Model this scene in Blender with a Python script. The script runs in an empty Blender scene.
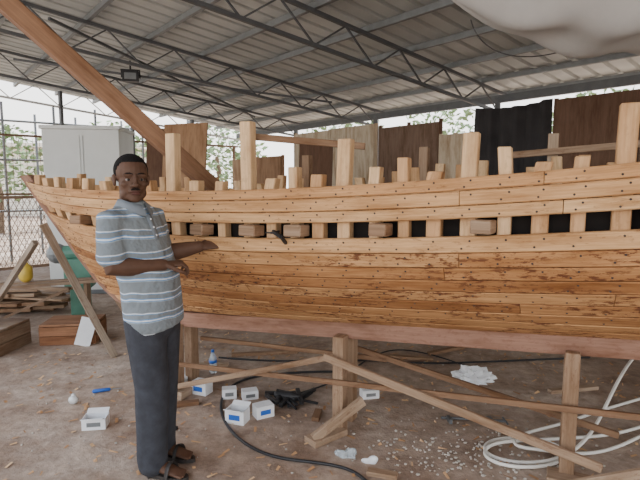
import bpy, math, random
import numpy as np
from mathutils import Vector, Matrix
random.seed(7)
R=random.random
def U(a,b): return a+(b-a)*random.random()
V=Vector
scene=bpy.context.scene

# ---------------------------------------------------------------- materials
def newmat(name):
    m=bpy.data.materials.new(name); m.use_nodes=True
    nt=m.node_tree; b=nt.nodes['Principled BSDF']
    return m,nt,b
def ramp(nt,stops):
    r=nt.nodes.new('ShaderNodeValToRGB'); cr=r.color_ramp
    while len(cr.elements)<len(stops): cr.elements.new(0.5)
    for e,(p,c) in zip(cr.elements,stops): e.position=p; e.color=(*c,1)
    return r
def mixc(nt,typ,fac,a,b):
    n=nt.nodes.new('ShaderNodeMix'); n.data_type='RGBA'; n.blend_type=typ
    def s(i,v):
        if isinstance(v,(int,float)): n.inputs[i].default_value=v
        elif isinstance(v,tuple): n.inputs[i].default_value=(*v,1)
        else: nt.links.new(v,n.inputs[i])
    s(0,fac); s(6,a); s(7,b)
    return n.outputs[2]
def noise(nt,vec,scale,detail=4,rough=.55):
    n=nt.nodes.new('ShaderNodeTexNoise'); n.inputs['Scale'].default_value=scale
    n.inputs['Detail'].default_value=detail; n.inputs['Roughness'].default_value=rough
    if vec is not None: nt.links.new(vec,n.inputs['Vector'])
    return n.outputs['Fac']
def mapping(nt,src,scale):
    m=nt.nodes.new('ShaderNodeMapping'); m.inputs['Scale'].default_value=scale
    nt.links.new(src,m.inputs['Vector']); return m.outputs['Vector']
def bump(nt,b,h,strength,dist=.01):
    n=nt.nodes.new('ShaderNodeBump'); n.inputs['Strength'].default_value=strength; n.inputs['Distance'].default_value=dist
    nt.links.new(h,n.inputs['Height']); nt.links.new(n.outputs[0],b.inputs['Normal'])
def plain(name,c,rough=.6,metal=0,var=.12,scale=12,bmp=0.0,spec=.5):
    m,nt,b=newmat(name)
    tc=nt.nodes.new('ShaderNodeTexCoord').outputs['Object']
    f=noise(nt,tc,scale,5)
    r=ramp(nt,[(.3,tuple(x*(1-var) for x in c)),(.7,tuple(min(1,x*(1+var)) for x in c))])
    nt.links.new(f,r.inputs[0]); nt.links.new(r.outputs[0],b.inputs['Base Color'])
    b.inputs['Roughness'].default_value=rough; b.inputs['Metallic'].default_value=metal
    b.inputs['Specular IOR Level'].default_value=spec
    if bmp: bump(nt,b,f,bmp)
    return m
def wood(name,c1,c2,stain=0.0,rough=.75,stc=(.13,.045,.02),thr=.54):
    m,nt,b=newmat(name)
    uv=nt.nodes.new('ShaderNodeUVMap').outputs['UV']
    at=nt.nodes.new('ShaderNodeAttribute'); at.attribute_name='pv'
    g=noise(nt,mapping(nt,uv,(1.6,38,1)),2.2,6,.6)
    g2=noise(nt,mapping(nt,uv,(1.2,6,1)),1.8,5,.65)
    r=ramp(nt,[(.25,c2),(.5,tuple((a+d)/2 for a,d in zip(c1,c2))),(.72,c1)])
    nt.links.new(g,r.inputs[0])
    rr=ramp(nt,[(.3,(.58,.47,.36)),(.52,(.95,.93,.90)),(.72,(1.15,1.15,1.14))]); nt.links.new(g2,rr.inputs[0])
    col=mixc(nt,'MULTIPLY',1.0,r.outputs[0],rr.outputs[0])
    pr=ramp(nt,[(0,(.62,.50,.42)),(.35,(.88,.80,.74)),(.7,(1.0,1.0,1.0)),(1,(1.15,1.22,1.3))]); nt.links.new(at.outputs['Fac'],pr.inputs[0])
    col=mixc(nt,'MULTIPLY',1.0,col,pr.outputs[0])
    if stain>0:
        s1=noise(nt,mapping(nt,uv,(10,22,1)),1.6,6,.72)
        sr=ramp(nt,[(thr,(0,0,0)),(thr+.05,(1,1,1))]); nt.links.new(s1,sr.inputs[0])
        s2=noise(nt,mapping(nt,uv,(1.7,3,1)),1.3,2,.5)
        sr2=ramp(nt,[(.42,(0,0,0)),(.56,(1,1,1))]); nt.links.new(s2,sr2.inputs[0])
        mm=mixc(nt,'MULTIPLY',1.0,sr.outputs[0],sr2.outputs[0])
        ml=nt.nodes.new('ShaderNodeMath'); ml.operation='MULTIPLY'; ml.inputs[1].default_value=stain
        nt.links.new(mm,ml.inputs[0])
        col=mixc(nt,'MIX',ml.outputs[0],col,stc)
    nt.links.new(col,b.inputs['Base Color'])
    b.inputs['Roughness'].default_value=rough
    b.inputs['Specular IOR Level'].default_value=.25
    bump(nt,b,g,.25,.004)
    return m

M_hull=wood('hull_wood',(.74,.47,.245),(.52,.29,.13),.45,thr=.565)
M_hull2=wood('hull_wood_lower',(.68,.405,.195),(.43,.215,.088),.95,thr=.515)
M_keel=wood('keel_wood',(.36,.22,.165),(.26,.15,.11),.3)
M_frame=wood('frame_wood',(.74,.51,.29),(.56,.34,.18),.2)
M_brown=wood('brown_wood',(.34,.18,.10),(.2,.1,.055),.2)
M_beam=wood('spar_wood',(.34,.195,.115),(.23,.13,.08),.1)
M_prop=wood('prop_wood',(.40,.29,.20),(.27,.185,.125),.4)
M_grey=wood('weathered_wood',(.34,.27,.21),(.20,.155,.11),.3)
M_ply=wood('plywood',(.42,.29,.18),(.32,.21,.13),.1)
M_ply2=wood('plywood_beige',(.52,.43,.32),(.42,.33,.23),.1)
M_plyd=wood('plywood_dark',(.19,.12,.085),(.13,.085,.06),.1)
M_gapshade=plain('painted_gap_shade',(.012,.009,.008),.9)  # near-black colour standing in for shade inside the hull
M_nail=plain('iron_nail',(.035,.022,.018),.7)
M_steel=plain('painted_steel',(.19,.205,.21),.5,.2)
M_steeld=plain('dark_steel',(.10,.105,.11),.5,.3)
M_steelw=plain('white_steel',(.6,.62,.62),.5,.2)
M_black=plain('black_rubber',(.015,.015,.017),.5)
M_white=plain('white_card',(.8,.82,.84),.6,0,.05)
M_hose=plain('white_hose',(.78,.76,.70),.4,0,.05)
M_blue=plain('blue_plastic',(.02,.12,.5),.4)
M_green=plain('green_paint',(.08,.22,.16),.5)
M_yel=plain('yellow_plastic',(.6,.42,.06),.5)
M_cab=plain('cabin_white',(.60,.62,.60),.5,0,.08,2)
M_cloth_d=plain('dark_cloth',(.028,.025,.026),.9,0,.3,4,.3)
M_net=plain('net_brown',(.18,.11,.07),.8)
M_skin=plain('skin',(.098,.050,.031),.6,0,.12,25,.03,.28)
M_lip=plain('lips',(.11,.045,.035),.6,spec=.3)
M_hair=plain('hair',(.010,.009,.009),.9,0,.4,160,.8,.2)
M_eye=plain('eye_white',(.24,.21,.19),.6,0,.03,spec=.2)
M_iris=plain('iris',(.012,.007,.005),.4,spec=.3)
M_trou=plain('trouser_cloth',(.033,.036,.046),.9,0,.3,18,.35)
M_sandal=plain('sandal_leather',(.03,.025,.022),.6)
M_leaf=plain('leaves',(.20,.28,.13),.6,0,.5,3)
M_trunk=plain('bark',(.16,.11,.07),.9,0,.3)
M_stone=plain('gravel',(.42,.38,.33),.9,0,.3,30)

def m_ground():
    m,nt,b=newmat('dusty_concrete')
    tc=nt.nodes.new('ShaderNodeTexCoord').outputs['Object']
    a=noise(nt,tc,.9,6,.6); a2=noise(nt,tc,3.1,7,.65); c=noise(nt,tc,14,8,.7); d=noise(nt,tc,60,3,.6)
    r=ramp(nt,[(.3,(.29,.205,.15)),(.5,(.41,.315,.245)),(.7,(.53,.44,.365))]); nt.links.new(a,r.inputs[0])
    r4=ramp(nt,[(.34,(.68,.60,.54)),(.52,(1,1,1)),(.7,(1.15,1.14,1.12))]); nt.links.new(a2,r4.inputs[0])
    col=mixc(nt,'MULTIPLY',1.0,r.outputs[0],r4.outputs[0])
    r2=ramp(nt,[(.3,(.64,.62,.60)),(.65,(1.1,1.1,1.1))]); nt.links.new(c,r2.inputs[0])
    col=mixc(nt,'MULTIPLY',1.0,col,r2.outputs[0])
    r3=ramp(nt,[(.62,(0,0,0)),(.7,(1,1,1))]); nt.links.new(d,r3.inputs[0])
    col=mixc(nt,'MIX',r3.outputs[0],col,(.34,.27,.22))
    nt.links.new(col,b.inputs['Base Color']); b.inputs['Roughness'].default_value=.92
    bump(nt,b,a2,.6,.05); return m
M_ground=m_ground()
def m_roof():
    m,nt,b=newmat('galvanised_sheet')
    tc=nt.nodes.new('ShaderNodeTexCoord').outputs['Object']
    a=noise(nt,tc,1.2,5); r=ramp(nt,[(.3,(.42,.45,.44)),(.7,(.60,.63,.61))]); nt.links.new(a,r.inputs[0])
    nt.links.new(r.outputs[0],b.inputs['Base Color']); b.inputs['Metallic'].default_value=.05; b.inputs['Roughness'].default_value=.5
    return m
M_roof=m_roof()
def m_sail():
    m,nt,b=newmat('canvas')
    tc=nt.nodes.new('ShaderNodeTexCoord').outputs['Object']
    a=noise(nt,tc,2.5,5); r=ramp(nt,[(.3,(.62,.61,.59)),(.7,(.80,.79,.77))]); nt.links.new(a,r.inputs[0])
    nt.links.new(r.outputs[0],b.inputs['Base Color']); b.inputs['Roughness'].default_value=.9
    tr=nt.nodes.new('ShaderNodeBsdfTranslucent'); tr.inputs[0].default_value=(.82,.81,.78,1)
    mx=nt.nodes.new('ShaderNodeMixShader'); mx.inputs[0].default_value=.3
    nt.links.new(b.outputs[0],mx.inputs[1]); nt.links.new(tr.outputs[0],mx.inputs[2])
    nt.links.new(mx.outputs[0],nt.nodes['Material Output'].inputs[0]); return m
M_sail=m_sail()
def m_shirt():
    m,nt,b=newmat('striped_polo')
    tc=nt.nodes.new('ShaderNodeTexCoord').outputs['Object']
    sp=nt.nodes.new('ShaderNodeSeparateXYZ'); nt.links.new(tc,sp.inputs[0])
    n=noise(nt,tc,5,2)
    ad=nt.nodes.new('ShaderNodeMath'); ad.operation='MULTIPLY_ADD'; ad.inputs[1].default_value=.04
    nt.links.new(n,ad.inputs[0]); nt.links.new(sp.outputs[2],ad.inputs[2])
    mu=nt.nodes.new('ShaderNodeMath'); mu.operation='MULTIPLY'; mu.inputs[1].default_value=1/.105; nt.links.new(ad.outputs[0],mu.inputs[0])
    fr=nt.nodes.new('ShaderNodeMath'); fr.operation='FRACT'; nt.links.new(mu.outputs[0],fr.inputs[0])
    g=(.19,.22,.24); w=(.60,.65,.70); bl=(.11,.25,.48); lg=(.30,.35,.38)
    r=ramp(nt,[(0,g),(.34,lg),(.38,bl),(.42,w),(.49,bl),(.53,g),(.72,bl),(.75,w),(.80,g)])
    r.color_ramp.interpolation='CONSTANT'
    nt.links.new(fr.outputs[0],r.inputs[0]); nt.links.new(r.outputs[0],b.inputs['Base Color'])
    b.inputs['Roughness'].default_value=.9
    bump(nt,b,noise(nt,tc,9,3),.8,.05); return m
M_shirt=m_shirt()
M_collar=plain('collar_cloth',(.20,.23,.26),.9)
def m_clear():
    m,nt,b=newmat('clear_plastic'); b.inputs['Base Color'].default_value=(.8,.88,.92,1)
    b.inputs['Transmission Weight'].default_value=.7; b.inputs['Roughness'].default_value=.15; return m
M_clear=m_clear()

# ---------------------------------------------------------------- mesh builder
class MB:
    def __init__(s): s.v=[];s.f=[];s.uv=[];s.pv=[];s.m=[]
    def add(s,vs,fs,uvs=None,pv=None,mat=0):
        o=len(s.v); s.v+= [tuple(x) for x in vs]
        if pv is None: pv=R()
        for i,f in enumerate(fs):
            s.f.append([o+j for j in f])
            s.uv.append(uvs[i] if uvs else [(vs[j][0],vs[j][2]) for j in f])
            s.pv.append(pv); s.m.append(mat)
    def obj(s,name,mats,parent=None,smooth=False,bevel=0):
        me=bpy.data.meshes.new(name); me.from_pydata(s.v,[],s.f)
        ul=me.uv_layers.new(name='UVMap'); k=0
        for f in s.uv:
            for c in f: ul.data[k].uv=c; k+=1
        at=me.attributes.new('pv','FLOAT','FACE')
        for i,p in enumerate(s.pv): at.data[i].value=p
        for mt in (mats if isinstance(mats,list) else [mats]): me.materials.append(mt)
        for p,mi in zip(me.polygons,s.m): p.material_index=mi; p.use_smooth=smooth
        me.update()
        ob=bpy.data.objects.new(name,me); scene.collection.objects.link(ob)
        if parent: ob.parent=parent
        if bevel:
            b=ob.modifiers.new('bevel','BEVEL'); b.width=bevel; b.segments=1; b.limit_method='ANGLE'
        return ob
def empty(name,loc=(0,0,0)):
    e=bpy.data.objects.new(name,None); scene.collection.objects.link(e); e.empty_display_size=.1
    return e
def beam(mb,p0,p1,w,h,up=(0,0,1),pv=None,mat=0,taper=1.0):
    p0=V(p0);p1=V(p1);d=(p1-p0);L=d.length;d.normalize();up=V(up)
    if abs(d.dot(up))>.98: up=V((.903,-.429,0)) if abs(d.z)>.9 else V((0,0,1))
    x=d.cross(up).normalized();y=x.cross(d).normalized()
    vs=[]
    for p,t in ((p0,1),(p1,taper)):
        for a,b in ((-1,-1),(1,-1),(1,1),(-1,1)): vs.append(p+x*(a*w/2*t)+y*(b*h/2*t))
    fs=[(0,1,5,4),(1,2,6,5),(2,3,7,6),(3,0,4,7),(3,2,1,0),(4,5,6,7)]
    ou,ov=U(0,20),U(0,20); uv=[]
    acc=0
    for i,wd in enumerate((w,h,w,h)):
        uv.append([(ou,ov+acc),(ou,ov+acc+wd),(ou+L,ov+acc+wd),(ou+L,ov+acc)]); acc+=wd
    for i in range(2): uv.append([(ou,ov),(ou+w*.2,ov),(ou+w*.2,ov+h),(ou,ov+h)])
    mb.add(vs,fs,uv,pv,mat)
def box(mb,c,s,rz=0,pv=None,mat=0):
    c=V(c);d=V((math.cos(rz),math.sin(rz),0))
    beam(mb,c-d*s[0]/2,c+d*s[0]/2,s[1],s[2],pv=pv,mat=mat)
def frames_along(pts):
    pts=[V(p) for p in pts]; T=[]
    for i in range(len(pts)):
        a=pts[max(0,i-1)];b=pts[min(len(pts)-1,i+1)];T.append((b-a).normalized())
    ref=V((0,0,1)) if abs(T[0].z)<.9 else V((1,0,0))
    x=T[0].cross(ref).normalized(); X=[]
    for t in T:
        x=(x-t*x.dot(t)).normalized(); X.append(x.copy())
    return pts,T,X
def tube(mb,pts,rad,n=10,mat=0,flat=None,cap=True,xref=None):
    pts,T,X=frames_along(pts)
    if xref is not None:
        X=[(V(xref)-t*V(xref).dot(t)).normalized() for t in T]
    if not isinstance(rad,(list,tuple)): rad=[rad]*len(pts)
    vs=[];fs=[];rings=[]
    def ring(p,i,s):
        r=rad[i]; rx,ry=(r if isinstance(r,(tuple,list)) else (r,r))
        y=T[i].cross(X[i])
        rings.append([p+X[i]*(math.cos(a)*rx*s)+y*(math.sin(a)*ry*s) for a in [2*math.pi*k/n for k in range(n)]])
    r0=rad[0][1] if isinstance(rad[0],(tuple,list)) else rad[0]
    r1=rad[-1][1] if isinstance(rad[-1],(tuple,list)) else rad[-1]
    if cap:
        ring(pts[0]-T[0]*r0*.75,0,.35); ring(pts[0]-T[0]*r0*.4,0,.8)
    for i in range(len(pts)): ring(pts[i],i,1)
    if cap:
        ring(pts[-1]+T[-1]*r1*.4,len(pts)-1,.8); ring(pts[-1]+T[-1]*r1*.75,len(pts)-1,.35)
    for r in rings: vs+=r
    for i in range(len(rings)-1):
        for k in range(n):
            fs.append((i*n+k,i*n+(k+1)%n,(i+1)*n+(k+1)%n,(i+1)*n+k))
    fs.append(tuple(range(n))[::-1]); fs.append(tuple((len(rings)-1)*n+k for k in range(n)))
    mb.add(vs,fs,None,None,mat)
def ell(mb,c,r,n=16,m=10,mat=0,mtx=None,fn=None):
    vs=[];fs=[]
    for i in range(m+1):
        th=math.pi*i/m
        for k in range(n):
            a=2*math.pi*k/n
            p=V((c[0]+r[0]*math.sin(th)*math.cos(a),c[1]+r[1]*math.sin(th)*math.sin(a),c[2]+r[2]*math.cos(th)))
            if fn: p=fn(p)
            if mtx: p=mtx@p
            vs.append(p)
    for i in range(m):
        for k in range(n):
            q=(i*n+k,(i+1)*n+k,(i+1)*n+(k+1)%n,i*n+(k+1)%n)
            if i==0: fs.append((q[0],q[1],q[2]))
            elif i==m-1: fs.append((q[0],q[1],q[3]))
            else: fs.append(q)
    for f in range(len(fs)):
        fs[f]=tuple((0 if j<n else (m*n if j>=m*n else j)) for j in fs[f])
    mb.add(vs,fs,None,None,mat)
def remesh(ob,vox,sm=4,fac=.5):
    r=ob.modifiers.new('remesh','REMESH'); r.mode='VOXEL'; r.voxel_size=vox; r.use_smooth_shade=True
    s=ob.modifiers.new('smooth','SMOOTH'); s.iterations=sm; s.factor=fac
def curve(name,pts,rad,mat,parent=None):
    cu=bpy.data.curves.new(name,'CURVE'); cu.dimensions='3D'; cu.bevel_depth=rad; cu.bevel_resolution=3
    sp=cu.splines.new('NURBS'); sp.points.add(len(pts)-1)
    for q,p in zip(sp.points,pts): q.co=(*p,1)
    sp.use_endpoint_u=True; sp.order_u=4; cu.resolution_u=10
    cu.materials.append(mat)
    ob=bpy.data.objects.new(name,cu); scene.collection.objects.link(ob)
    if parent: ob.parent=parent
    return ob

# ---------------------------------------------------------------- camera, light, world
cam=bpy.data.cameras.new('camera'); co=bpy.data.objects.new('camera',cam); scene.collection.objects.link(co)
co.location=(0,0,1.55); co.rotation_euler=(math.radians(90-6.5),0,0)
cam.sensor_width=36; cam.lens=28.125; cam.clip_start=.05; scene.camera=co
w=bpy.data.worlds.new('world'); scene.world=w; w.use_nodes=True
nt=w.node_tree; bg=nt.nodes['Background']
tc=nt.nodes.new('ShaderNodeTexCoord'); sp=nt.nodes.new('ShaderNodeSeparateXYZ'); nt.links.new(tc.outputs['Generated'],sp.inputs[0])
r=ramp(nt,[(0,(1,.98,.94)),(.15,(.99,.98,.97)),(.8,(.64,.77,1))]); nt.links.new(sp.outputs[2],r.inputs[0])
nt.links.new(r.outputs[0],bg.inputs[0]); bg.inputs[1].default_value=3.5
sl=bpy.data.lights.new('sun','SUN'); sl.energy=9; sl.angle=math.radians(1); sl.color=(1,.95,.86)
so=bpy.data.objects.new('sun',sl); scene.collection.objects.link(so)
so.rotation_euler=V((-.25,-.45,-1)).to_track_quat('-Z','Y').to_euler()

# ---------------------------------------------------------------- ground
mb=MB(); n=40; vs=[(-40+80*i/n,-30+80*j/n,0) for j in range(n+1) for i in range(n+1)]
mb.add(vs,[(j*(n+1)+i,j*(n+1)+i+1,(j+1)*(n+1)+i+1,(j+1)*(n+1)+i) for j in range(n) for i in range(n)])
mb.obj('ground',M_ground)

# ---------------------------------------------------------------- shed
C=V((-1.7,12,0)); E=V((.634,-.773,0)); Nn=V((-.773,-.634,0))
SL=.12
def W(k,n,z): 
    p=C+E*k+Nn*n; return V((p.x,p.y,z))
def RZ(n): return 2.8+SL*n
mb=MB(); k=-.8; prof=[]
while k<16:
    prof+= [(k,0),(k+.17,0),(k+.185,.035),(k+.215,.035),(k+.23,0)]; k+=.23
NS=[-.6,2.5,5.5,8.2]
vs=[];fs=[]
for nn in NS:
    for k,h in prof: vs.append(W(k,nn,RZ(nn)+.07+h))
q=len(prof)
for j in range(len(NS)-1):
    for i in range(q-1): fs.append((j*q+i,j*q+i+1,(j+1)*q+i+1,(j+1)*q+i))
mb.add(vs,fs); roof=mb.obj('ceiling',M_roof)
sd=roof.modifiers.new('s','SOLIDIFY'); sd.thickness=.004
shed=empty('shed_frame')
mb=MB()
nn=-.3
while nn<8.2:
    beam(mb,W(-.8,nn,RZ(nn)+.03),W(15.8,nn,RZ(nn)+.03),.045,.06); nn+=.7
mb.obj('purlins',M_steel,shed)
mb=MB()
for kk in (0.0,1.9,4.2,6.5,8.9,12.4):
    mt=1 if kk==0 else 0
    beam(mb,W(kk,-.2,RZ(-.2)-.02),W(kk,8,RZ(8)-.02),.038,.038,mat=mt)
    b0,b1=RZ(0)-.28,RZ(8)-.40
    beam(mb,W(kk,0,b0),W(kk,8,b1),.036,.036,mat=mt)
    N_=10
    for i in range(N_):
        n0=8*i/N_;n1=8*(i+1)/N_;nm=(n0+n1)/2
        lo=lambda x:b0+(b1-b0)*x/8
        beam(mb,W(kk,n0,lo(n0)),W(kk,nm,RZ(nm)-.03),.016,.016,mat=mt)
        beam(mb,W(kk,nm,RZ(nm)-.03),W(kk,n1,lo(n1)),.016,.016,mat=mt)
mb.obj('trusses',[M_steeld,M_steelw],shed)
mb=MB()
beam(mb,W(-.5,0,2.68),W(15,0,2.68),.06,.1)
for kk in (0,1.9,4.2,6.5,8.9,12.4):
    beam(mb,W(kk,0,0),W(kk,0,2.7),.07,.07)
for nn in (1.4,2.7,4.0,5.4,8.0):
    beam(mb,W(0,nn,0),W(0,nn,RZ(nn)-.05),.055,.055)
beam(mb,W(1.9,1,RZ(1)-.1),W(4.2,5,RZ(5)-.1),.03,.03); beam(mb,W(4.2,1,RZ(1)-.1),W(1.9,5,RZ(5)-.1),.03,.03)
mb.obj('columns',M_steeld,shed)
mb=MB()
for nn in (1.0,2.1,3.1,3.9,4.8,5.7):
    tube(mb,[W(-1.1,nn,0),W(-1.1,nn,3.1)],.025,8,cap=False); tube(mb,[W(-1.9,nn+.2,0),W(-1.9,nn+.2,3.0)],.025,8,cap=False)
for z in (1.0,2.0,2.75): tube(mb,[W(-1.1,.6,z),W(-1.1,7.5,z)],.022,8,cap=False)
mb.obj('scaffold_poles',M_steel)
fl=MB(); p=V((-2.72,7.4,3.07)); rz_=.25
box(fl,p,(.22,.10,.15),rz_); beam(fl,p+V((0,0,.06)),p+V((0,0,.22)),.02,.02)
beam(fl,p+V((-.13,-.033,.09)),p+V((.13,.033,.09)),.02,.02); beam(fl,p+V((-.12,-.03,-.02)),p+V((-.12,-.03,.09)),.012,.02); beam(fl,p+V((.12,.03,-.02)),p+V((.12,.03,.09)),.012,.02)
box(fl,p+V((.013,-.052,0)),(.16,.006,.09),rz_,mat=1)
fl.obj('floodlight',[M_black,M_steel],bevel=.006)

def panel(name,k0,k1,z0,z1,mat,n=.15,lean=.0,ribs=0):
    mb=MB(); cnt=max(1,round((k1-k0)/1.22))
    for i in range(cnt):
        a=k0+(k1-k0)*i/cnt; b=k0+(k1-k0)*(i+1)/cnt-.012; zt=z1-U(0,.05)
        vs=[W(a,n+lean,z0),W(b,n+lean,z0),W(b,n,zt),W(a,n,zt)]
        vs+=[v+Nn*(-.02) for v in vs]; o=U(0,9)
        fs=[(0,1,2,3),(7,6,5,4),(0,4,5,1),(1,5,6,2),(2,6,7,3),(3,7,4,0)]
        uu=[[(o+0,o),(o+0,o+b-a),(o+z1-z0,o+b-a),(o+z1-z0,o)]]*6
        mb.add(vs,fs,uu)
    beam(mb,W(k0,n-.05,z1-.15),W(k1,n-.05,z1-.15),.04,.06)
    for q in range(3):
        kq=k0+(k1-k0)*q/2
        beam(mb,W(kq,n-.05,z0),W(kq,n-.05,z1),.04,.05)
    return mb.obj(name,mat)
panel('plywood_screen',2.3,4.5,0,2.52,M_ply2,.35)
panel('plywood_screen',4.55,5.75,0,2.48,M_plyd,.3)
panel('plywood_screen',5.8,6.3,0,2.25,M_ply2,.35)
panel('plywood_screen',7.45,9.3,0,2.54,M_plyd,.35)
panel('plywood_screen',9.32,12,0,2.50,M_plyd,.35)
panel('plywood_screen',.3,2.2,0,2.1,M_ply,.6)
mb=MB(); vs=[];nx=40;nz=14
for j in range(nz+1):
    for i in range(nx+1):
        kk=6.35+1.05*i/nx; z=2.55-2.2*j/nz
        vs.append(W(kk,.3+.03*math.sin(i*.9)+.02*math.sin(i*.37+j*.3),z-.04*math.sin(i/nx*math.pi)))
mb.add(vs,[(j*(nx+1)+i,j*(nx+1)+i+1,(j+1)*(nx+1)+i+1,(j+1)*(nx+1)+i) for j in range(nz) for i in range(nx)])
mb.obj('tarpaulin',M_cloth_d,smooth=True)

mb=MB()
for nn in np.arange(.3,8,.11): beam(mb,W(-.1,nn,.05),W(-.1,nn,2.35),.005,.005)
for z in np.arange(.1,2.4,.11): beam(mb,W(-.1,.2,z),W(-.1,8,z),.005,.005)
for nn in np.arange(.3,8.1,1.27): beam(mb,W(-.15,nn,0),W(-.15,nn,2.4),.045,.045)
beam(mb,W(-.15,.2,2.4),W(-.15,8,2.4),.04,.04); beam(mb,W(-.15,.2,1.35),W(-.15,8,1.35),.035,.035)
mb.obj('wire_fence',M_net)
mb=MB()
for nn in np.arange(2.2,7.6,.085):
    beam(mb,W(.12,nn,.05),W(.12,nn+.6,1.3),.016,.008); beam(mb,W(.14,nn+.6,.05),W(.14,nn,1.3),.016,.008)
for nn in (2.3,4.1,5.9,7.9): beam(mb,W(.13,nn,0),W(.13,nn,1.4),.05,.05)
beam(mb,W(.13,2.2,.05),W(.13,8.1,.05),.04,.05);beam(mb,W(.13,2.2,1.3),W(.13,8.1,1.3),.04,.05)
mb.obj('trellis_fence',M_net)

tr=empty('garden_trees'); mb=MB()
def clump(c,rad,cnt):
    for _ in range(cnt):
        d=V((random.gauss(0,1),random.gauss(0,1),random.gauss(0,1))).normalized()*(R()**.35)
        p=V(c)+V((d.x*rad[0],d.y*rad[1],d.z*rad[2])); s=U(.07,.16)
        a=V((U(-1,1),U(-1,1),U(-.6,.6))).normalized(); b=a.cross(V((U(-1,1),U(-1,1),U(-1,1)))).normalized()
        mb.add([p-a*s,p+b*s*.5,p+a*s,p-b*s*.5],[(0,1,2,3)])
tk=MB()
for (x,y,z,rr,cnt) in [(-10,15.5,2.2,1.7,1000),(-14.5,14,2.0,1.7,900),(-7.5,18,2.4,1.8,900),(1,18,2.7,1.8,800),(4.2,17,2.9,1.8,700),(8,14.5,2.8,1.9,800),(12,11.5,2.7,1.8,700),(-3.8,19,2.5,1.8,800)]:
    clump((x,y,z),(rr,rr,rr*.75),cnt)
    tube(tk,[(x,y,0),(x+.1,y,1.2),(x-.1,y+.1,z)],[.16,.12,.07],8)
mb.obj('foliage',M_leaf,tr); tk.obj('trunks',M_trunk,tr)
mb=MB(); box(mb,(-16,26,1.6),(14,5,3.2),.1); box(mb,(-16,26,3.3),(14.6,5.6,.2),.1)
for i in range(4): box(mb,(-20+2.6*i,23.2+.26*i,1.6),(1.0,.2,1.1),.1,mat=1)
mb.obj('neighbouring_house',[plain('render_wall',(.7,.64,.54),.9),M_steeld])

mb=MB(); cx,cy=-3.30,7.3; rz=.12
box(mb,(cx,cy,1.16),(1.0,.8,2.24),rz)
cd=V((math.cos(rz),math.sin(rz),0)); cn=V((math.sin(rz),-math.cos(rz),0))
box(mb,(cx,cy,2.30),(1.05,.86,.05),rz,mat=0); box(mb,(cx,cy,.03),(1.0,.82,.06),rz,mat=1)
for i in (-1,1):
    p=V((cx,cy,1.14))+cd*(i*.02)+cn*.405; beam(mb,p-V((0,0,1.0)),p+V((0,0,1.05)),.012,.015,mat=0)
mb.obj('white_cabinet',[M_cab,M_steel],bevel=.008)
mb=MB()
def sheet(a,b,h,lean,mb=mb,th=.02):
    a=V(a);b=V(b);d=(b-a).normalized();nrm=V((-d.y,d.x,0))
    up=(V((0,0,h))+nrm*lean); m0=(a+b)/2
    beam(mb,m0,m0+up,(b-a).length,th,up=tuple(nrm))
sheet((-2.10,6.3,0),(-1.50,6.1,0),2.3,.3)
mb.obj('leaning_plywood',M_ply)
mb=MB(); sheet((-2.45,6.9,0),(-2.2,6.85,0),2.3,.2,mb); sheet((-.35,6.9,0),(.12,6.8,0),2.1,.3,mb); mb.obj('leaning_plywood',M_plyd)

# ---------------------------------------------------------------- boat
O=V((-2.52,4.35,0)); D=V((.903,-.429,0)); NO=V((-.429,-.903,0))
SE=6.3
pr=np.polyfit([0,1,2,3.2,4.42,6.3],[1.565,1.535,1.495,1.53,1.64,1.88],3)
rim=lambda s: float(np.polyval(pr,s))
zst=[.50,.53,.58,.65,.8,1.0,1.3,1.57,1.7]; sst=[1.6,1.4,1.15,.98,.78,.57,.27,0,-.1]
sstem=lambda z: float(np.interp(z,zst,sst))
kb=lambda s:.49+.066*(s-1.57)
def zmain(L,s):
    rz=rim(s); zk=kb(s)+.10
    if L<=1: return zk+(rz-.255-zk)*L
    return rz-.18+.18*(L-2)
def zstem(L): return .6+.72*L if L<=1 else 1.385+.18*(L-2)
def bfull(L):
    if L<=1: return .60*math.sin(L*math.pi/2)**.85
    return .60+.02*(L-2)
def P(L,s,side=1,off=0.0,dz=0.0):
    zs=zstem(L); ss=sstem(zs)
    z=zmain(L,s)+(zs-zmain(L,ss))*max(0,1-(s-ss)/1.8)**2
    b=bfull(L)*(1-max(0,1-(s-ss)/2.4)**2.2)*(1-.12*max(0,(s-4.6)/1.7)**2)+.035
    b=max(.004,b-off)
    q=O+D*s+NO*(b*side); return V((q.x,q.y,z+dz))
boat=empty('wooden_boat')
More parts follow.
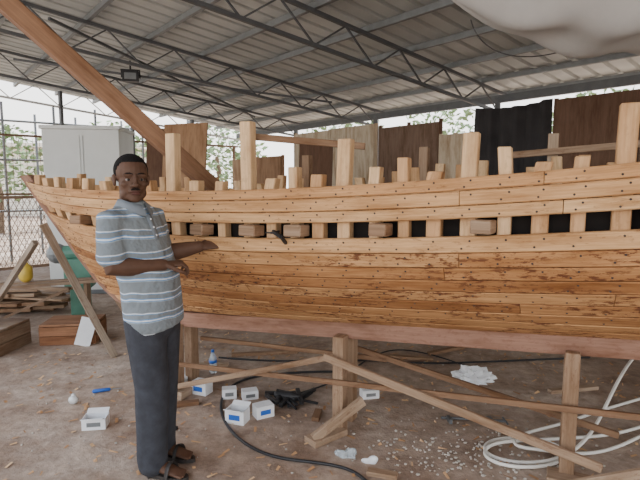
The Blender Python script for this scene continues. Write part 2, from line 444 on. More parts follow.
def strake(mb,L0,L1,side,mat=0,th=.035):
    ss=sstem(zstem((L0+L1)/2))
    cuts=[ss+.0]; x=ss+U(1.0,2.4)
    while x<SE-.5: cuts.append(x); x+=U(1.8,3.0)
    cuts.append(SE)
    for a,b in zip(cuts[:-1],cuts[1:]):
        n=max(4,int((b-a)/.12)); vs=[];o1,o2=U(0,30),U(0,30)
        eL=.005/(.72 if L1<=1 else .18); gL=.0017/(.72 if L1<=1 else .18)
        prof=[(L0+gL,th),(L0+gL,.006),(L0+gL+eL,0),(L1-gL-eL,0),(L1-gL,.006),(L1-gL,th)]
        vv=[0,.03,.035,.035+.09,.13,.16]
        fs=[];uv=[]
        for i in range(n+1):
            s=a+.001+(b-a-.003)*i/n
            for L,of in prof:
                s2=max(s,sstem(zstem(L))) if a==ss else s
                vs.append(P(L,s2,side,of))
        for i in range(n):
            for k in range(5):
                f=(i*6+k,(i+1)*6+k,(i+1)*6+k+1,i*6+k+1)
                s0=a+(b-a)*i/n;s1=a+(b-a)*(i+1)/n
                fs.append(f); uv.append([(o1+s0,o2+vv[k]),(o1+s1,o2+vv[k]),(o1+s1,o2+vv[k+1]),(o1+s0,o2+vv[k+1])])
            f=(i*6+5,(i+1)*6+5,(i+1)*6,i*6); fs.append(f); uv.append([(o1,o2)]*4)
        fs.append((0,1,2,3,4,5)); uv.append([(o1,o2)]*6)
        fs.append(tuple(n*6+k for k in range(6))[::-1]); uv.append([(o1,o2)]*6)
        mb.add(vs,fs,uv,U(.3,1) if L1>.9 else U(.1,.95),mat)
LB=[0,.10,.20,.31,.42,.53,.64,.75,.87,1.0]
UB=((2,2.32),(2.32,2.68),(2.68,3.0))
for side,nm in ((1,'hull_planking_near'),(-1,'hull_planking_far')):
    mb=MB()
    for a,b in zip(LB[:-1],LB[1:]): strake(mb,a,b,side,1 if b<.9 else 0)
    for a,b in UB: strake(mb,a,b,side,0)
    mb.obj(nm,[M_hull,M_hull2],boat)
tall={2.13:1.83,2.65:1.87,3.20:1.76,3.79:1.765,4.37:1.85,5.3:2.1}
near=[.38,.62,.86,1.08,1.3,1.52,1.75,1.95,2.13,2.30,2.47,2.65,2.79,2.93,3.06,3.20,3.36,3.50,3.64,3.79,3.94,4.08,4.22,4.37,4.55,4.75,4.95,5.15,5.3,5.5,5.7,5.9,6.1]
hi={3.50:1.665,2.93:1.63,3.94:1.70}
mb=MB()
for side in (1,-1):
    for s in near:
        s_key=s
        if side==-1: s+=.05
        if side==-1 and s>6.1: continue
        Ls=[L for L in (0.03,.12,.25,.4,.55,.7,.85,1,2,2.5,3) if sstem(zstem(L))<s-.12]
        pts=[P(L,s,side,.068) for L in Ls]
        top=tall.get(s_key) if side==1 else None
        w=.066 if top else U(.050,.068)
        if top is None:
            top=(hi.get(s_key) or rim(s)+U(.035,.09)) if side==1 else rim(s)+U(.04,.13)
        pl=pts[-1]; pts.append(V((pl.x+U(-.01,.01),pl.y,top)))
        hw=D*(w/2); vs=[];fs=[];uv=[];o=U(0,20); acc=[0]
        for i,p in enumerate(pts):
            if i: acc.append(acc[-1]+(p-pts[i-1]).length)
            nn=NO*.03
            vs+= [p-hw-nn,p+hw-nn,p+hw+nn,p-hw+nn]
        for i in range(len(pts)-1):
            for k in range(4):
                fs.append((i*4+k,i*4+(k+1)%4,(i+1)*4+(k+1)%4,(i+1)*4+k))
                v0=o+k*.06; uv.append([(acc[i]+o,v0),(acc[i]+o,v0+.06),(acc[i+1]+o,v0+.06),(acc[i+1]+o,v0)])
        m_=len(pts)-1
        fs.append((m_*4,m_*4+1,m_*4+2,m_*4+3)); uv.append([(o,o),(o+.01,o),(o+.01,o+.06),(o,o+.06)])
        fs.append((3,2,1,0)); uv.append([(o,o)]*4)
        mb.add(vs,fs,uv,U(.3,1))
mb.obj('frames',M_frame,boat,bevel=.004)
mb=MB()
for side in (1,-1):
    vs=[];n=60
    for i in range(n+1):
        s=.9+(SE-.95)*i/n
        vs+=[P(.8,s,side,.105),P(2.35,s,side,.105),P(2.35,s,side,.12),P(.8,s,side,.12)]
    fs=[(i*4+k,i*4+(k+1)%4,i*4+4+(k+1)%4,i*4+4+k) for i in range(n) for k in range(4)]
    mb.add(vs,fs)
mb.obj('gap_shade_strip',M_gapshade,boat)  # added strips behind the frames, blackened to paint interior shade in the plank gap
mb=MB(); pts=[]
for z in (1.61,1.5,1.3,1.15,1.0,.88,.78,.70,.63,.57,.53): pts.append((sstem(z),z))
vs=[];fs=[];uv=[]
path=[(s-.03,z) for s,z in pts]
inn=[(s+.09,z+.01) for s,z in pts]
path+= [(1.6,.49),(2.2,kb(2.2)),(3,kb(3)),(4,kb(4)),(5,kb(5)),(6.35,kb(6.35))]
inn+= [(1.6,.60),(2.2,kb(2.2)+.105),(3,kb(3)+.105),(4,kb(4)+.105),(5,kb(5)+.105),(6.35,kb(6.35)+.105)]
acc=0
A=[]
for i,((s,z),(s2,z2)) in enumerate(zip(path,inn)):
    if i: acc+=math.hypot(s-path[i-1][0],z-path[i-1][1])
    A.append(acc); h=.038
    for (ss,zz,sd) in ((s,z,1),(s,z,-1),(s2,z2,-1),(s2,z2,1)):
        q=O+D*ss+NO*(h*sd); vs.append((q.x,q.y,zz))
for i in range(len(path)-1):
    for k in range(4):
        fs.append((i*4+k,i*4+(k+1)%4,i*4+4+(k+1)%4,i*4+4+k)); uv.append([(A[i],k*.1),(A[i],k*.1+.1),(A[i+1],k*.1+.1),(A[i+1],k*.1)])
fs.append((0,1,2,3)); uv.append([(0,0)]*4); m_=len(path)-1; fs.append((m_*4+3,m_*4+2,m_*4+1,m_*4)); uv.append([(0,0)]*4)
mb.add(vs,fs,uv,.5)
mb.obj('keel_and_stem',M_keel,boat,bevel=.004)
mb=MB(); Ls=[0,.2,.4,.6,.8,1,2,3]
L_=[P(L,SE-.01,1,.01) for L in Ls]; R_=[P(L,SE-.01,-1,.01) for L in Ls]
for i in range(len(Ls)-1):
    vs=[L_[i],R_[i],R_[i+1],L_[i+1]]; vs+=[v+D*.03 for v in vs]
    mb.add(vs,[(0,1,2,3),(7,6,5,4),(0,4,5,1),(2,6,7,3),(1,5,6,2),(3,7,4,0)])
mb.obj('transom',M_hull,boat)
mb=MB()
def nail(s,L):
    p=P(L,s,1,0)+NO*.001; x=D*.0048; y=V((0,0,.0048)); vs=[];n=7
    for k in range(n):
        a=2*math.pi*k/n; vs.append(p+x*math.cos(a)+y*math.sin(a))
    vs+=[v-NO*.006 for v in vs]
    mb.add(vs,[tuple(range(n))]+[(k,k+n,(k+1)%n+n,(k+1)%n) for k in range(n)])
for s in near:
    if s>5.5: continue
    for a,b in list(zip(LB[:-1],LB[1:]))+list(UB):
        if a<.15: continue
        if sstem(zstem(a))>s-.1: continue
        for dx,f_ in ((-.015,.28),(.015,.72)):
            if R()<.88: nail(s+dx+U(-.006,.006),a+(b-a)*f_)
mb.obj('nails',M_nail,boat)
mb=MB()
for s in (1.2,2.02,2.36,2.69,2.97,3.41,3.86,4.5):
    p=(P(1,s,1,0)+P(2,s,1,0))/2
    beam(mb,p-NO*.05+D*U(-.01,.01),p+NO*U(.04,.08)+V((0,0,.005)),U(.08,.11),.058,pv=U(.2,.8))
mb.obj('seam_wedges',M_prop,boat,bevel=.005)
mb=MB()
a=P(3,2.62,1,.12);b=P(3,3.22,1,.3); beam(mb,(a.x,a.y,1.80),(b.x,b.y,1.74),.025,.035)
a=P(3,3.79,-1,.1);b=P(3,5.6,-1,.1); beam(mb,(a.x,a.y,1.72),(b.x,b.y,1.84),.03,.04)
for s in (1.6,2.6,3.5,4.5,5.4):
    a=P(2.2,s,1,.1);b=P(2.2,s,-1,.1); beam(mb,a,b,.09,.05)
for s in (2.4,3.3,4.1):
    a=P(3,s,-1,.06); beam(mb,(a.x,a.y,a.z-.1),(a.x,a.y,a.z+.25),.065,.06)
mb.obj('thwarts_and_battens',M_prop,boat,bevel=.003)
mb=MB(); p=P(1,2.86,1,0)+V((0,0,.035))
beam(mb,p+D*-.03+NO*.01,p+D*.04+NO*.05-V((0,0,.02)),.014,.018); beam(mb,p+D*.04+NO*.05-V((0,0,.02)),p+D*.04+NO*.0-V((0,0,.06)),.014,.014)
tube(mb,[p+NO*.0-V((0,0,.0)),p+NO*.08],.006)
tube(mb,[p+NO*.08-D*.03,p+NO*.08+D*.03],.004)
mb.obj('clamp',M_black,boat)
mb=MB(); beam(mb,(-.60,3.35,1.42),(-2.15,2.45,3.0),.105,.10,pv=.6)
mb.obj('spar',M_beam,boat,bevel=.006)

# ---------------------------------------------------------------- cradle
cr=empty('boat_cradle'); mb=MB()
def onl(s,off): q=O+D*s+NO*off; return q
posts=[(1.66,.49,.085),(2.97,.585,.085),(4.25,.67,.05)]
for s,h,w_ in posts:
    for sd in (1,-1):
        q=onl(s,.085*sd); beam(mb,(q.x,q.y,0),(q.x,q.y,h+ (.03 if sd>0 else 0)),w_,.07,up=tuple(D),pv=.5)
mb.obj('posts',M_prop,cr,bevel=.004)
mb=MB()
def bl(s0,o0,z0,s1,o1,z1,w=.025,h=.07,pv=None):
    a=onl(s0,o0);b=onl(s1,o1); beam(mb,(a.x,a.y,z0),(b.x,b.y,z1),w,h,pv=pv)
bl(1.45,.145,.235,5.4,.145,.50,.022,.032,.1)
bl(2.9,.175,.50,4.40,.19,.17,.025,.045,.6)
bl(1.6,.16,.05,2.95,.155,.50,.025,.035,.6)
bl(4.22,.22,.04,5.5,.16,.62,.025,.05,.8)
bl(1.7,-.15,.36,3.2,-.15,.42,.025,.03,.1)
bl(2.9,-.15,.48,4.5,-.15,.20,.025,.035,.1)
q0=onl(2.99,.10); q1=onl(2.88,.33)
beam(mb,(q1.x,q1.y,.02),(q0.x,q0.y,.02),.11,.04); beam(mb,(q0.x+.13,q0.y-.03,.22),(q1.x+.02,q1.y,.04),.03,.06)
a=onl(4.16,.13);b=onl(4.38,.13); beam(mb,(a.x,a.y,.03),(b.x,b.y,.03),.12,.06)
a=onl(1.55,.12);b=onl(1.78,.12); beam(mb,(a.x,a.y,.03),(b.x,b.y,.03),.12,.06)
bl(4.55,.10,.03,6.0,.02,.03,.06,.05,.9)
mb.obj('braces',M_prop,cr,bevel=.003)
mb=MB()
beam(mb,(-2.25,4.05,1.22),(-1.85,4.35,0),.045,.06); beam(mb,(-2.42,4.22,1.05),(-3.1,4.6,.35),.045,.05)
beam(mb,(-1.7,4.0,.72),(-1.5,4.4,0),.06,.06); beam(mb,(-3.1,4.6,.0),(-3.1,4.6,.5),.06,.06)
mb.obj('bow_shores',M_grey,cr,bevel=.003)

# ---------------------------------------------------------------- sail
mb=MB(); na,nc=48,24; vs=[]
for i in range(na+1):
    a=i/na
    for j in range(nc+1):
        c=-1+2*j/nc; s=max(0,math.sin(math.pi*a))
        w_=.06+.62*s**.7
        z=3.02-.12*a-(.50*s**.55)*(1-abs(c)**2.2)+.035*math.sin(a*27+c*4)*s+.03*math.sin(c*9+a*7)*s
        vs.append((.85+2.5*a+.05*math.sin(c*5),3.75-.35*a+c*w_,z))
mb.add(vs,[(i*(nc+1)+j,(i+1)*(nc+1)+j,(i+1)*(nc+1)+j+1,i*(nc+1)+j+1) for i in range(na) for j in range(nc)])
sail=mb.obj('canvas_awning',M_sail,smooth=True)
curve('rope',[(.85,3.75,3.02),(.80,3.8,3.08),(.75,3.85,3.14)],.008,M_steeld,sail)
curve('rope_2',[(3.35,3.4,2.9),(3.4,3.42,2.92),(3.5,3.45,2.95)],.008,M_steeld,sail)
curve('rope_3',[(1.3,4.5,2.95),(1.4,4.5,2.6),(1.9,4.5,2.5),(2.6,4.5,2.9)],.005,M_steeld,sail)

# ---------------------------------------------------------------- floor clutter
def carton(x,y,s,rz,h=None,op=False):
    h=h or s*.7; mb=MB(); c=V((x,y,0)); d=V((math.cos(rz),math.sin(rz),0)); e=V((-d.y,d.x,0)); t=.004
    for sg in (-1,1):
        beam(mb,c+e*(sg*s*.35)-d*s/2+V((0,0,h/2)),c+e*(sg*s*.35)+d*s/2+V((0,0,h/2)),t,h)
        beam(mb,c+d*(sg*s*.5)-e*s*.35+V((0,0,h/2)),c+d*(sg*s*.5)+e*s*.35+V((0,0,h/2)),t,h)
        if op: beam(mb,c+e*(sg*s*.35)+V((0,0,h)),c+e*(sg*s*.6)+V((0,0,h+s*.12)),s*.95,t)
    beam(mb,c-d*s/2+V((0,0,.004)),c+d*s/2+V((0,0,.004)),s*.7,t)
    if not op: beam(mb,c-d*s/2+V((0,0,h)),c+d*s/2+V((0,0,h)),s*.72,t)
    beam(mb,c-d*s*.3+e*-(s*.353)+V((0,0,h*.5)),c+d*s*.3+e*-(s*.353)+V((0,0,h*.5)),.004,h*.4,mat=1)
    mb.obj('cardboard_box',[M_white,M_blue if R()<.4 else M_steel])
for a in [(-1.436,3.05,.14,.15,.07,True),(-1.15,3.86,.12,.8,.10,True),(-1.08,3.68,.13,.2,.08,False),(-.88,3.57,.13,-.4,.09,False),
          (-.66,3.49,.10,.2,.07,False),(-.51,3.48,.11,.3,.06,False),(-.54,3.12,.13,-.3,.09,True),(-.38,3.20,.12,.5,.08,False),(.36,3.50,.12,.2,.06,False)]:
    carton(*a)
curve('power_cable',[(.4,3.95,.01),(.0,3.98,.01),(-.3,3.92,.01),(-.6,3.85,.01),(-.74,3.55,.01),(-.66,3.14,.01),(-.47,2.82,.01),(-.24,2.64,.01),(.05,2.62,.01),(.27,2.5,.01),(.3,2.2,.01)],.009,M_black)
curve('power_cable',[(-.9,4.3,.01),(-.3,4.15,.01),(.3,4.3,.01),(.9,4.1,.01),(1.5,4.2,.01),(2.4,4.3,.01)],.008,M_black)
curve('power_cable',[(-.2,3.5,.01),(.0,3.65,.01),(.2,3.8,.01),(.5,4.5,.01),(.9,4.6,.01),(1.3,4.0,.01)],.006,M_black)
curve('white_hose',[(2.6,3.75,.3),(2.3,3.45,.42),(1.85,3.0,.35),(1.6,2.75,.12),(1.35,2.62,.01),(1.05,2.60,.01),(.92,2.72,.012),(1.02,2.88,.012),(1.3,2.88,.02),(1.45,2.74,.02),(1.3,2.56,.02),(1.02,2.54,.02),(.90,2.66,.02),(1.0,2.80,.03),(1.25,2.82,.03),(1.55,2.85,.03),(1.9,2.9,.03),(2.4,3.2,.02),(2.9,3.5,.02)],.010,M_hose)
curve('white_hose',[(2.9,3.2,.02),(2.2,3.05,.02),(1.8,2.78,.02),(1.5,2.66,.02),(1.25,2.7,.04),(1.1,2.73,.04),(1.2,2.9,.03),(1.6,3.05,.02),(2.0,3.3,.02),(2.7,3.6,.02)],.010,M_hose)
mb=MB(); tube(mb,[(-.88,3.97,.0),(-.88,3.97,.02),(-.88,3.97,.12),(-.88,3.97,.15),(-.88,3.97,.175)],[.030,.032,.032,.018,.012],14,cap=False)
tube(mb,[(-.88,3.97,.175),(-.88,3.97,.192)],.014,12,mat=1,cap=False); tube(mb,[(-.88,3.97,.085),(-.88,3.97,.11)],.0328,14,mat=1,cap=False)
mb.obj('water_bottle',[M_clear,M_blue],smooth=True)
tp=empty('hand_tools'); mb=MB()
for i in range(16):
    a=U(0,3.1);x=-.25+U(-.11,.16);y=3.40+U(-.07,.12);l_=U(.05,.12)
    beam(mb,(x-l_*math.cos(a),y-l_*math.sin(a),.015+U(0,.02)),(x+l_*math.cos(a),y+l_*math.sin(a),.015+U(0,.03)),U(.012,.03),U(.012,.03))
tube(mb,[(-.31,3.44,.04),(-.2,3.42,.04),(-.15,3.41,.04)],[.03,.032,.015],12); tube(mb,[(-.28,3.44,.04),(-.30,3.36,.03)],.02,10)
mb.obj('tools',M_black,tp,bevel=.003)
mb=MB(); tube(mb,[(.80,3.13,.02),(1.2,3.08,.02)],.009); beam(mb,(.84,3.13,.02),(.84,3.05,.03),.02,.03); beam(mb,(1.1,3.12,.02),(1.1,3.03,.03),.03,.03); tube(mb,[(1.2,3.04,.02),(1.2,3.13,.02)],.006); mb.obj('bar_clamp',M_steeld)
mb=MB(); tube(mb,[(-1.68,3.56,.014),(-1.58,3.60,.014)],[.014,.012],10); tube(mb,[(-1.58,3.60,.014),(-1.50,3.63,.01)],.004,8,mat=1); mb.obj('screwdriver',[M_blue,M_steel],smooth=True)
mb=MB(); beam(mb,(-1.0,3.02,.012),(-.90,3.0,.012),.025,.02); beam(mb,(-1.06,3.04,.008),(-1.0,3.02,.008),.015,.006); mb.obj('chisel',M_black,bevel=.002)
mb=MB()
for x,y,l_,a in ((-.02,3.18,.07,1.4),(.33,2.5,.08,-.3),(.20,3.32,.05,.5),(-.95,3.35,.1,.3),(1.9,3.6,.2,.2),(-1.0,4.1,.22,.1),(.7,4.3,.3,-.2),(1.2,4.5,.25,.5),(-.5,4.4,.3,.15),(-1.2,3.5,.07,.9)):
    beam(mb,(x-l_*math.cos(a),y-l_*math.sin(a),.014),(x+l_*math.cos(a),y+l_*math.sin(a),.014),.05,.027)
mb.obj('wood_offcuts',M_prop,bevel=.002)
mb=MB()
for i in range(700):
    x=U(-2.6,2.6); y=U(2.45,5.2); a=U(0,3.14); l_=U(.006,.03); wd=U(.003,.010); z=U(.002,.006)
    dx,dy=math.cos(a)*l_,math.sin(a)*l_
    mb.add([(x-dx-dy*wd/l_,y-dy+dx*wd/l_,z),(x-dx+dy*wd/l_,y-dy-dx*wd/l_,z),(x+dx+dy*wd/l_,y+dy-dx*wd/l_,z+U(0,.01)),(x+dx-dy*wd/l_,y+dy+dx*wd/l_,z+U(0,.01))],[(0,1,2,3)])
mb.obj('wood_shavings',M_frame)
def bag(x,y,r,mat,col=0):
    mb=MB()
    def fn(p):
        q=V(p)-V((x,y,0)); s=1+.25*math.sin(q.x*90+q.y*55)+.2*math.sin(q.y*120+q.z*80); return V((x+q.x*s,y+q.y*s,max(.001,p.z*s)))
    ell(mb,(x,y,.01),(r,r*.6,r*.6),24,14,fn=fn); mb.obj('plastic_bag',mat)
bag(.16,2.70,.055,M_clear); bag(.28,2.63,.04,M_white); bag(1.2,3.8,.15,M_white)
mb=MB()
for i in range(460):
    if i<270: x,y=random.gauss(.85,.35),random.gauss(2.72,.16)
    else: x,y=U(-2.2,2.2),U(2.5,4.6)
    s=U(.004,.010) if i<270 else U(.003,.008)
    ell(mb,(x,y,s*.5),(s*U(.8,1.4),s,s*.7),6,4)
mb.obj('gravel',M_stone)
mb=MB(); ell(mb,(-1.74,3.38,.03),(.035,.03,.03),14,8); tube(mb,[(-1.74,3.38,.05),(-1.74,3.38,.065)],.015,10); mb.obj('paint_pot',M_steelw)
def crate(name,c,s,rz,mat):
    mb=MB();c=V(c);d=V((math.cos(rz),math.sin(rz),0));e=V((-d.y,d.x,0)); L,Wd,H=s
    nsl=2
    for i in range(nsl):
        z=H*(i+.5)/nsl
        for sg in (-1,1):
            beam(mb,c+e*(sg*Wd/2)-d*L/2+V((0,0,z)),c+e*(sg*Wd/2)+d*L/2+V((0,0,z)),.018,H/nsl*.95,pv=U(0,.5))
            beam(mb,c+d*(sg*L/2)-e*Wd/2+V((0,0,z)),c+d*(sg*L/2)+e*Wd/2+V((0,0,z)),.018,H/nsl*.95,pv=U(0,.5))
    for a in (-1,1):
        for b in (-1,1):
            p=c+d*(a*(L/2-.02))+e*(b*(Wd/2-.02)); beam(mb,p,p+V((0,0,H)),.04,.04)
    for i in range(3):
        o=-Wd/2+Wd*(i+.5)/3; beam(mb,c+e*o-d*L*.51+V((0,0,H+.012)),c+e*o+d*L*.51+V((0,0,H+.012)),Wd/3*.97,.02)
    return mb.obj(name,mat,bevel=.002)
crate('wooden_crate',(-2.45,4.85,0),(.5,.36,.18),.12,M_brown)
crate('wooden_crate',(-3.10,4.55,0),(.5,.45,.22),-.1,M_grey)
mb=MB()
for i in range(34):
    lay=i//6; a=U(-.35,.45); cx_=-4.1+U(-.35,.5); cy_=6.0+U(-.3,.35); l_=U(.35,.90); z=.03+.05*lay
    dx,dy=math.cos(a)*l_,math.sin(a)*l_
    beam(mb,(cx_-dx,cy_-dy,z+U(0,.03)),(cx_+dx,cy_+dy,z+U(0,.09)),U(.05,.15),U(.02,.045))
mb.obj('lumber_pile',M_prop,bevel=.002)
mb=MB()
beam(mb,(-3.9,5.42,.42),(-2.5,5.42,.50),.09,.03); beam(mb,(-3.8,5.30,.40),(-2.4,5.34,.5),.08,.03); beam(mb,(-2.55,5.38,0),(-2.55,5.38,.47),.05,.05); beam(mb,(-3.7,5.36,0),(-3.7,5.36,.39),.05,.05)
beam(mb,(-3.6,5.25,.02),(-2.7,5.3,.42),.06,.025)
mb.obj('trestle_boards',M_grey)
mb=MB(); gx,gy=-2.85,5.85; box(mb,(gx,gy,.50),(.3,.22,.35),.2); box(mb,(gx,gy,.17),(.2,.16,.34),.2); tube(mb,[(gx-.2,gy-.04,.73),(gx+.2,gy+.04,.73)],.09,14); tube(mb,[(gx-.25,gy-.05,.73),(gx-.21,gy-.04,.73)],.12,16,mat=1); tube(mb,[(gx+.21,gy+.04,.73),(gx+.25,gy+.05,.73)],.12,16,mat=1); mb.obj('bench_grinder',[M_green,M_steel],bevel=.01)
mb=MB(); tube(mb,[(-3.2,5.36,.53),(-3.2,5.36,.64),(-3.2,5.36,.68)],[.07,.07,.03],14); tube(mb,[(-3.2,5.36,.69),(-3.2,5.36,.72)],.02,10); mb.obj('yellow_jerrycan',M_yel,smooth=True)
mb=MB(); beam(mb,(-2.27,4.62,.01),(-2.20,4.66,.27),.14,.01,up=(.3,-1,0)); mb.obj('paper_sheet',M_white)

# ---------------------------------------------------------------- man
man=empty('man')
l=V((.36,.933,0)).normalized(); f=V((l.y,-l.x,0))
hip=V((-.895,2.585,.92)); chest=V((-.945,2.55,1.30))
def bp(z,lo=0,fo=0):
    t=(z-.92)/.38; c=hip+(chest-hip)*t; return V((c.x,c.y,z))+l*lo+f*fo
mb=MB()
tube(mb,[bp(.80,0,.01),bp(.86,0,.01),bp(.95,0,.02),bp(1.05,0,.03),bp(1.18,0,.015),bp(1.30),bp(1.365),bp(1.405),bp(1.432),bp(1.455)],
     [(.168,.132),(.172,.138),(.168,.142),(.163,.144),(.172,.132),(.182,.118),(.170,.102),(.135,.088),(.10,.078),(.07,.068)],28,xref=l,cap=False)
shR=bp(1.370,-.160,0); shL=bp(1.370,.160,0)
elR=V((-.995,2.36,1.150)); elL=V((-.862,2.675,1.165))
wrR=V((-.785,2.49,1.140)); wrL=V((-.655,2.725,1.205))
def lerp(a,b,t): return a+(b-a)*t
for sh,el in ((shR,elR),(shL,elL)):
    tube(mb,[lerp(sh,bp(1.38),.4),sh,lerp(sh,el,.3),lerp(sh,el,.6),lerp(sh,el,.80)],[.060,.064,.064,.065,.071],18,cap=True)
o=mb.obj('polo_shirt',M_shirt,man,smooth=True); remesh(o,.008,6)
HB=V((-.95,2.54,1.455))
mb=MB(); nck=bp(1.432,0,.012)
vs=[];fs=[];n=32
for k in range(n+1):
    a=-math.pi*.95+2*math.pi*.95*k/n
    dirv=l*math.sin(a)-f*math.cos(a)
    fr=max(0,-math.cos(a))
    base=nck+V((0,0,-.026*fr))+f*(.006*fr)
    vs+=[base+dirv*.060+V((0,0,.036)),base+dirv*.066+V((0,0,.038)),base+dirv*(.084+.016*fr)+V((0,0,.004-.024*fr**3)),base+dirv*(.076+.012*fr)+V((0,0,-.006-.02*fr**3))]
for k in range(n):
    for j in range(4): fs.append((k*4+j,k*4+(j+1)%4,k*4+4+(j+1)%4,k*4+4+j))
mb.add(vs,fs)
beam(mb,bp(1.395,0,.101),bp(1.27,0,.128),.010,.030,up=tuple(l))
for z_,o_ in ((1.37,.113),(1.33,.122),(1.29,.130)):
    ell(mb,bp(z_,0,o_),(.005,.005,.005),8,6,mat=1)
mb.obj('collar_and_placket',[M_collar,M_white],man,smooth=True)
mb=MB()
ankR=V((-.895,2.52,.085)); ankL=V((-.905,2.70,.085))
hR=bp(.86,-.07); hL=bp(.86,.07)
tube(mb,[bp(.80),bp(.86),bp(.93),bp(.99)],[(.155,.118),(.165,.125),(.155,.115),(.145,.105)],24,xref=l)
knR=V((-.885,2.53,.49)); knL=V((-.870,2.65,.50))
for h,kn,an in ((hR,knR,ankR),(hL,knL,ankL)):
    tube(mb,[h,lerp(h,kn,.3),lerp(h,kn,.65),kn,lerp(kn,an,.35),lerp(kn,an,.7),an+V((0,0,.02)),an+V((.005,0,-.03))],[.102,.10,.094,.088,.085,.080,.080,.078],20)
o=mb.obj('trousers',M_trou,man,smooth=True); remesh(o,.010,4)
fd=V((.96,-.28,0)).normalized(); fs_=V((.28,.96,0)).normalized()
mb=MB(); ms=MB()
for an in (ankR,ankL):
    g=V((an.x,an.y,0)); hl=g-fd*.045
    tube(mb,[an+V((0,0,.03)),V((an.x,an.y,.06))],.036,12)
    tube(mb,[hl+V((0,0,.052)),g+fd*.03+V((0,0,.056)),g+fd*.10+V((0,0,.045)),g+fd*.155+V((0,0,.034))],[(.030,.028),(.034,.034),(.041,.024),(.040,.013)],14,xref=fs_)
    for i in range(5):
        o_=(-.032+.016*i); ln=.03-.005*abs(i-1)
        tube(mb,[g+fd*.155+fs_*o_+V((0,0,.034)),g+fd*(.165+ln)+fs_*o_+V((0,0,.030))],[.009,.0085],8)
    vs=[];nn=20
    for zz in (.0,.022):
        for k in range(nn):
            a=2*math.pi*k/nn; lx=math.cos(a); ly=math.sin(a)
            vs.append(g+fd*(.07+.145*lx)+fs_*(ly*(.047 if lx>0 else .036))+V((0,0,zz)))
    ms.add(vs,[tuple(range(nn))[::-1],tuple(range(nn,2*nn))]+[(k,(k+1)%nn,nn+(k+1)%nn,nn+k) for k in range(nn)])
    for d0,hh,wd in ((.11,.072,.05),(.0,.09,.042)):
        pts=[g+fd*d0+fs_*(wd*math.cos(a))+V((0,0,.012+hh*math.sin(a))) for a in [math.pi*k/10 for k in range(11)]]
        tube(ms,pts,[(.004,.016)]*11,8,xref=None)
o=mb.obj('feet',M_skin,man,smooth=True); remesh(o,.005,3)
ms.obj('sandals',M_sandal,man)
mb=MB()
def hand(mb,wr,d,pn,sd,curl,spread=.12):
    d=d.normalized(); pn=(pn-d*pn.dot(d)).normalized(); sd=(sd-d*sd.dot(d)-pn*sd.dot(pn)).normalized()
    tube(mb,[wr,wr+d*.03,wr+d*.06,wr+d*.088],[(.026,.019),(.034,.016),(.039,.014),(.037,.012)],14,xref=sd)
    for i,(o_,ln) in enumerate(((.0285,.072),(.0095,.080),(-.0095,.074),(-.0285,.058))):
        b=wr+d*.082+sd*o_; q=[b-d*.015,b]; ang=0; cur=b; c=curl+.06*i
        sp=sd*(o_/.028*spread)
        for fr in (.45,.31,.24):
            ang+=c*(.75 if fr==.45 else .9)
            dv=((d+sp).normalized()*math.cos(ang)+pn*math.sin(ang)); cur=cur+dv*(ln*fr); q.append(cur)
        tube(mb,q,[.0092,.0092,.0085,.0078,.0068],9)
    b=wr+d*.022+sd*.024
    t1=b+(d*.6+sd*.75+pn*.25).normalized()*.04; t2=t1+(d*.9+sd*.25+pn*.45).normalized()*.03; t3=t2+(d*.9-sd*.05+pn*.5).normalized()*.024
    tube(mb,[b-d*.005,b,t1,t2,t3],[.014,.0145,.0115,.0105,.008],10)
for sh,el,wr in ((shR,elR,wrR),(shL,elL,wrL)):
    tube(mb,[lerp(sh,el,.4),lerp(sh,el,.75),el,lerp(el,wr,.3),lerp(el,wr,.65),wr],[.049,.048,.047,.049,.041,.030],16)
hand(mb,wrR,V((.85,.35,.05)),V((.3,.3,-.9)),V((.2,-.8,.35)),.85)
hand(mb,wrL,V((.85,.30,.12)),V((.1,.5,-.6)),V((-.1,-.25,1)),.45)
o=mb.obj('arms',M_skin,man,smooth=True); remesh(o,.0036,2)
RT=Matrix.Translation(HB)@Matrix.Rotation(math.radians(32),4,'Z')@Matrix.Rotation(math.radians(2),4,'X')
mb=MB(); E_=lambda c,r,**k: ell(mb,c,r,20,14,mtx=RT,**k)
E_((0,.015,.152),(.079,.097,.083)); E_((0,-.016,.088),(.067,.068,.083)); E_((0,-.056,.020),(.031,.022,.020)); E_((0,-.03,.03),(.052,.045,.028))
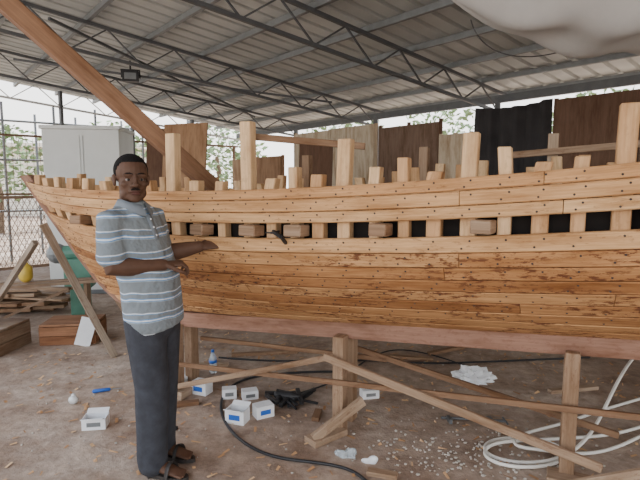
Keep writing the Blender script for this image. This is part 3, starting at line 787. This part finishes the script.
for s in (-1,1):
    E_((s*.040,-.050,.091),(.026,.024,.020)); E_((s*.028,-.069,.136),(.030,.012,.009)); E_((s*.016,-.089,.0835),(.011,.011,.009))
    E_((s*.081,.012,.108),(.009,.018,.030)); E_((s*.085,.018,.118),(.008,.020,.020)); E_((s*.031,-.0665,.1235),(.018,.0095,.0042))
    E_((s*.043,-.02,.046),(.021,.040,.028))
E_((0,-.084,.112),(.010,.013,.030)); E_((0,-.099,.089),(.017,.015,.012)); E_((0,-.074,.060),(.032,.014,.018))
tube(mb,[RT@V((0,.03,-.10)),RT@V((0,.025,-.03)),RT@V((0,.02,.06))],[.064,.059,.058],18)
o=mb.obj('head',M_skin,man,smooth=True); remesh(o,.0034,5,.5)
mb=MB()
ell(mb,(0,-.0825,.0555),(.025,.008,.0055),18,8,mtx=RT); ell(mb,(0,-.0815,.0455),(.022,.009,.007),18,8,mtx=RT)
mb.obj('lips',M_lip,man,smooth=True)
mb=MB()
for s in (-1,1):
    ell(mb,(s*.031,-.0655,.1135),(.0125,.0120,.0085),16,12,mtx=RT); ell(mb,(s*.031,-.0745,.1138),(.0066,.0042,.0064),12,8,mtx=RT,mat=1)
mb.obj('eyes',[M_eye,M_iris],man,smooth=True)
mb=MB()
def hairfn(p):
    y=p.y; z=p.z
    if y<-.035: lim=.199
    elif y<.0: lim=.199-(y+.035)/.035*.080
    else: lim=.119-min(1,y/.04)*.05
    if z<lim:
        c=V((0,.018,.14)); return c+(p-c)*.80
    return p
ell(mb,(0,.020,.156),(.0825,.0975,.086),48,40,mtx=RT,fn=hairfn)
for s in (-1,1):
    pts=[RT@V((s*x,y,z)) for x,y,z in ((.012,-.081,.141),(.026,-.0815,.1455),(.040,-.0735,.1445),(.052,-.061,.139))]
    tube(mb,pts,[(.003,.002),(.004,.003),(.0035,.003),(.002,.002)],8)
    pts=[RT@V((s*x,y,z)) for x,y,z in ((.001,-.089,.069),(.014,-.086,.067),(.028,-.074,.059))]
    tube(mb,pts,[.0046,.0044,.0025],8)
mb.obj('hair_and_moustache',M_hair,man,smooth=True)
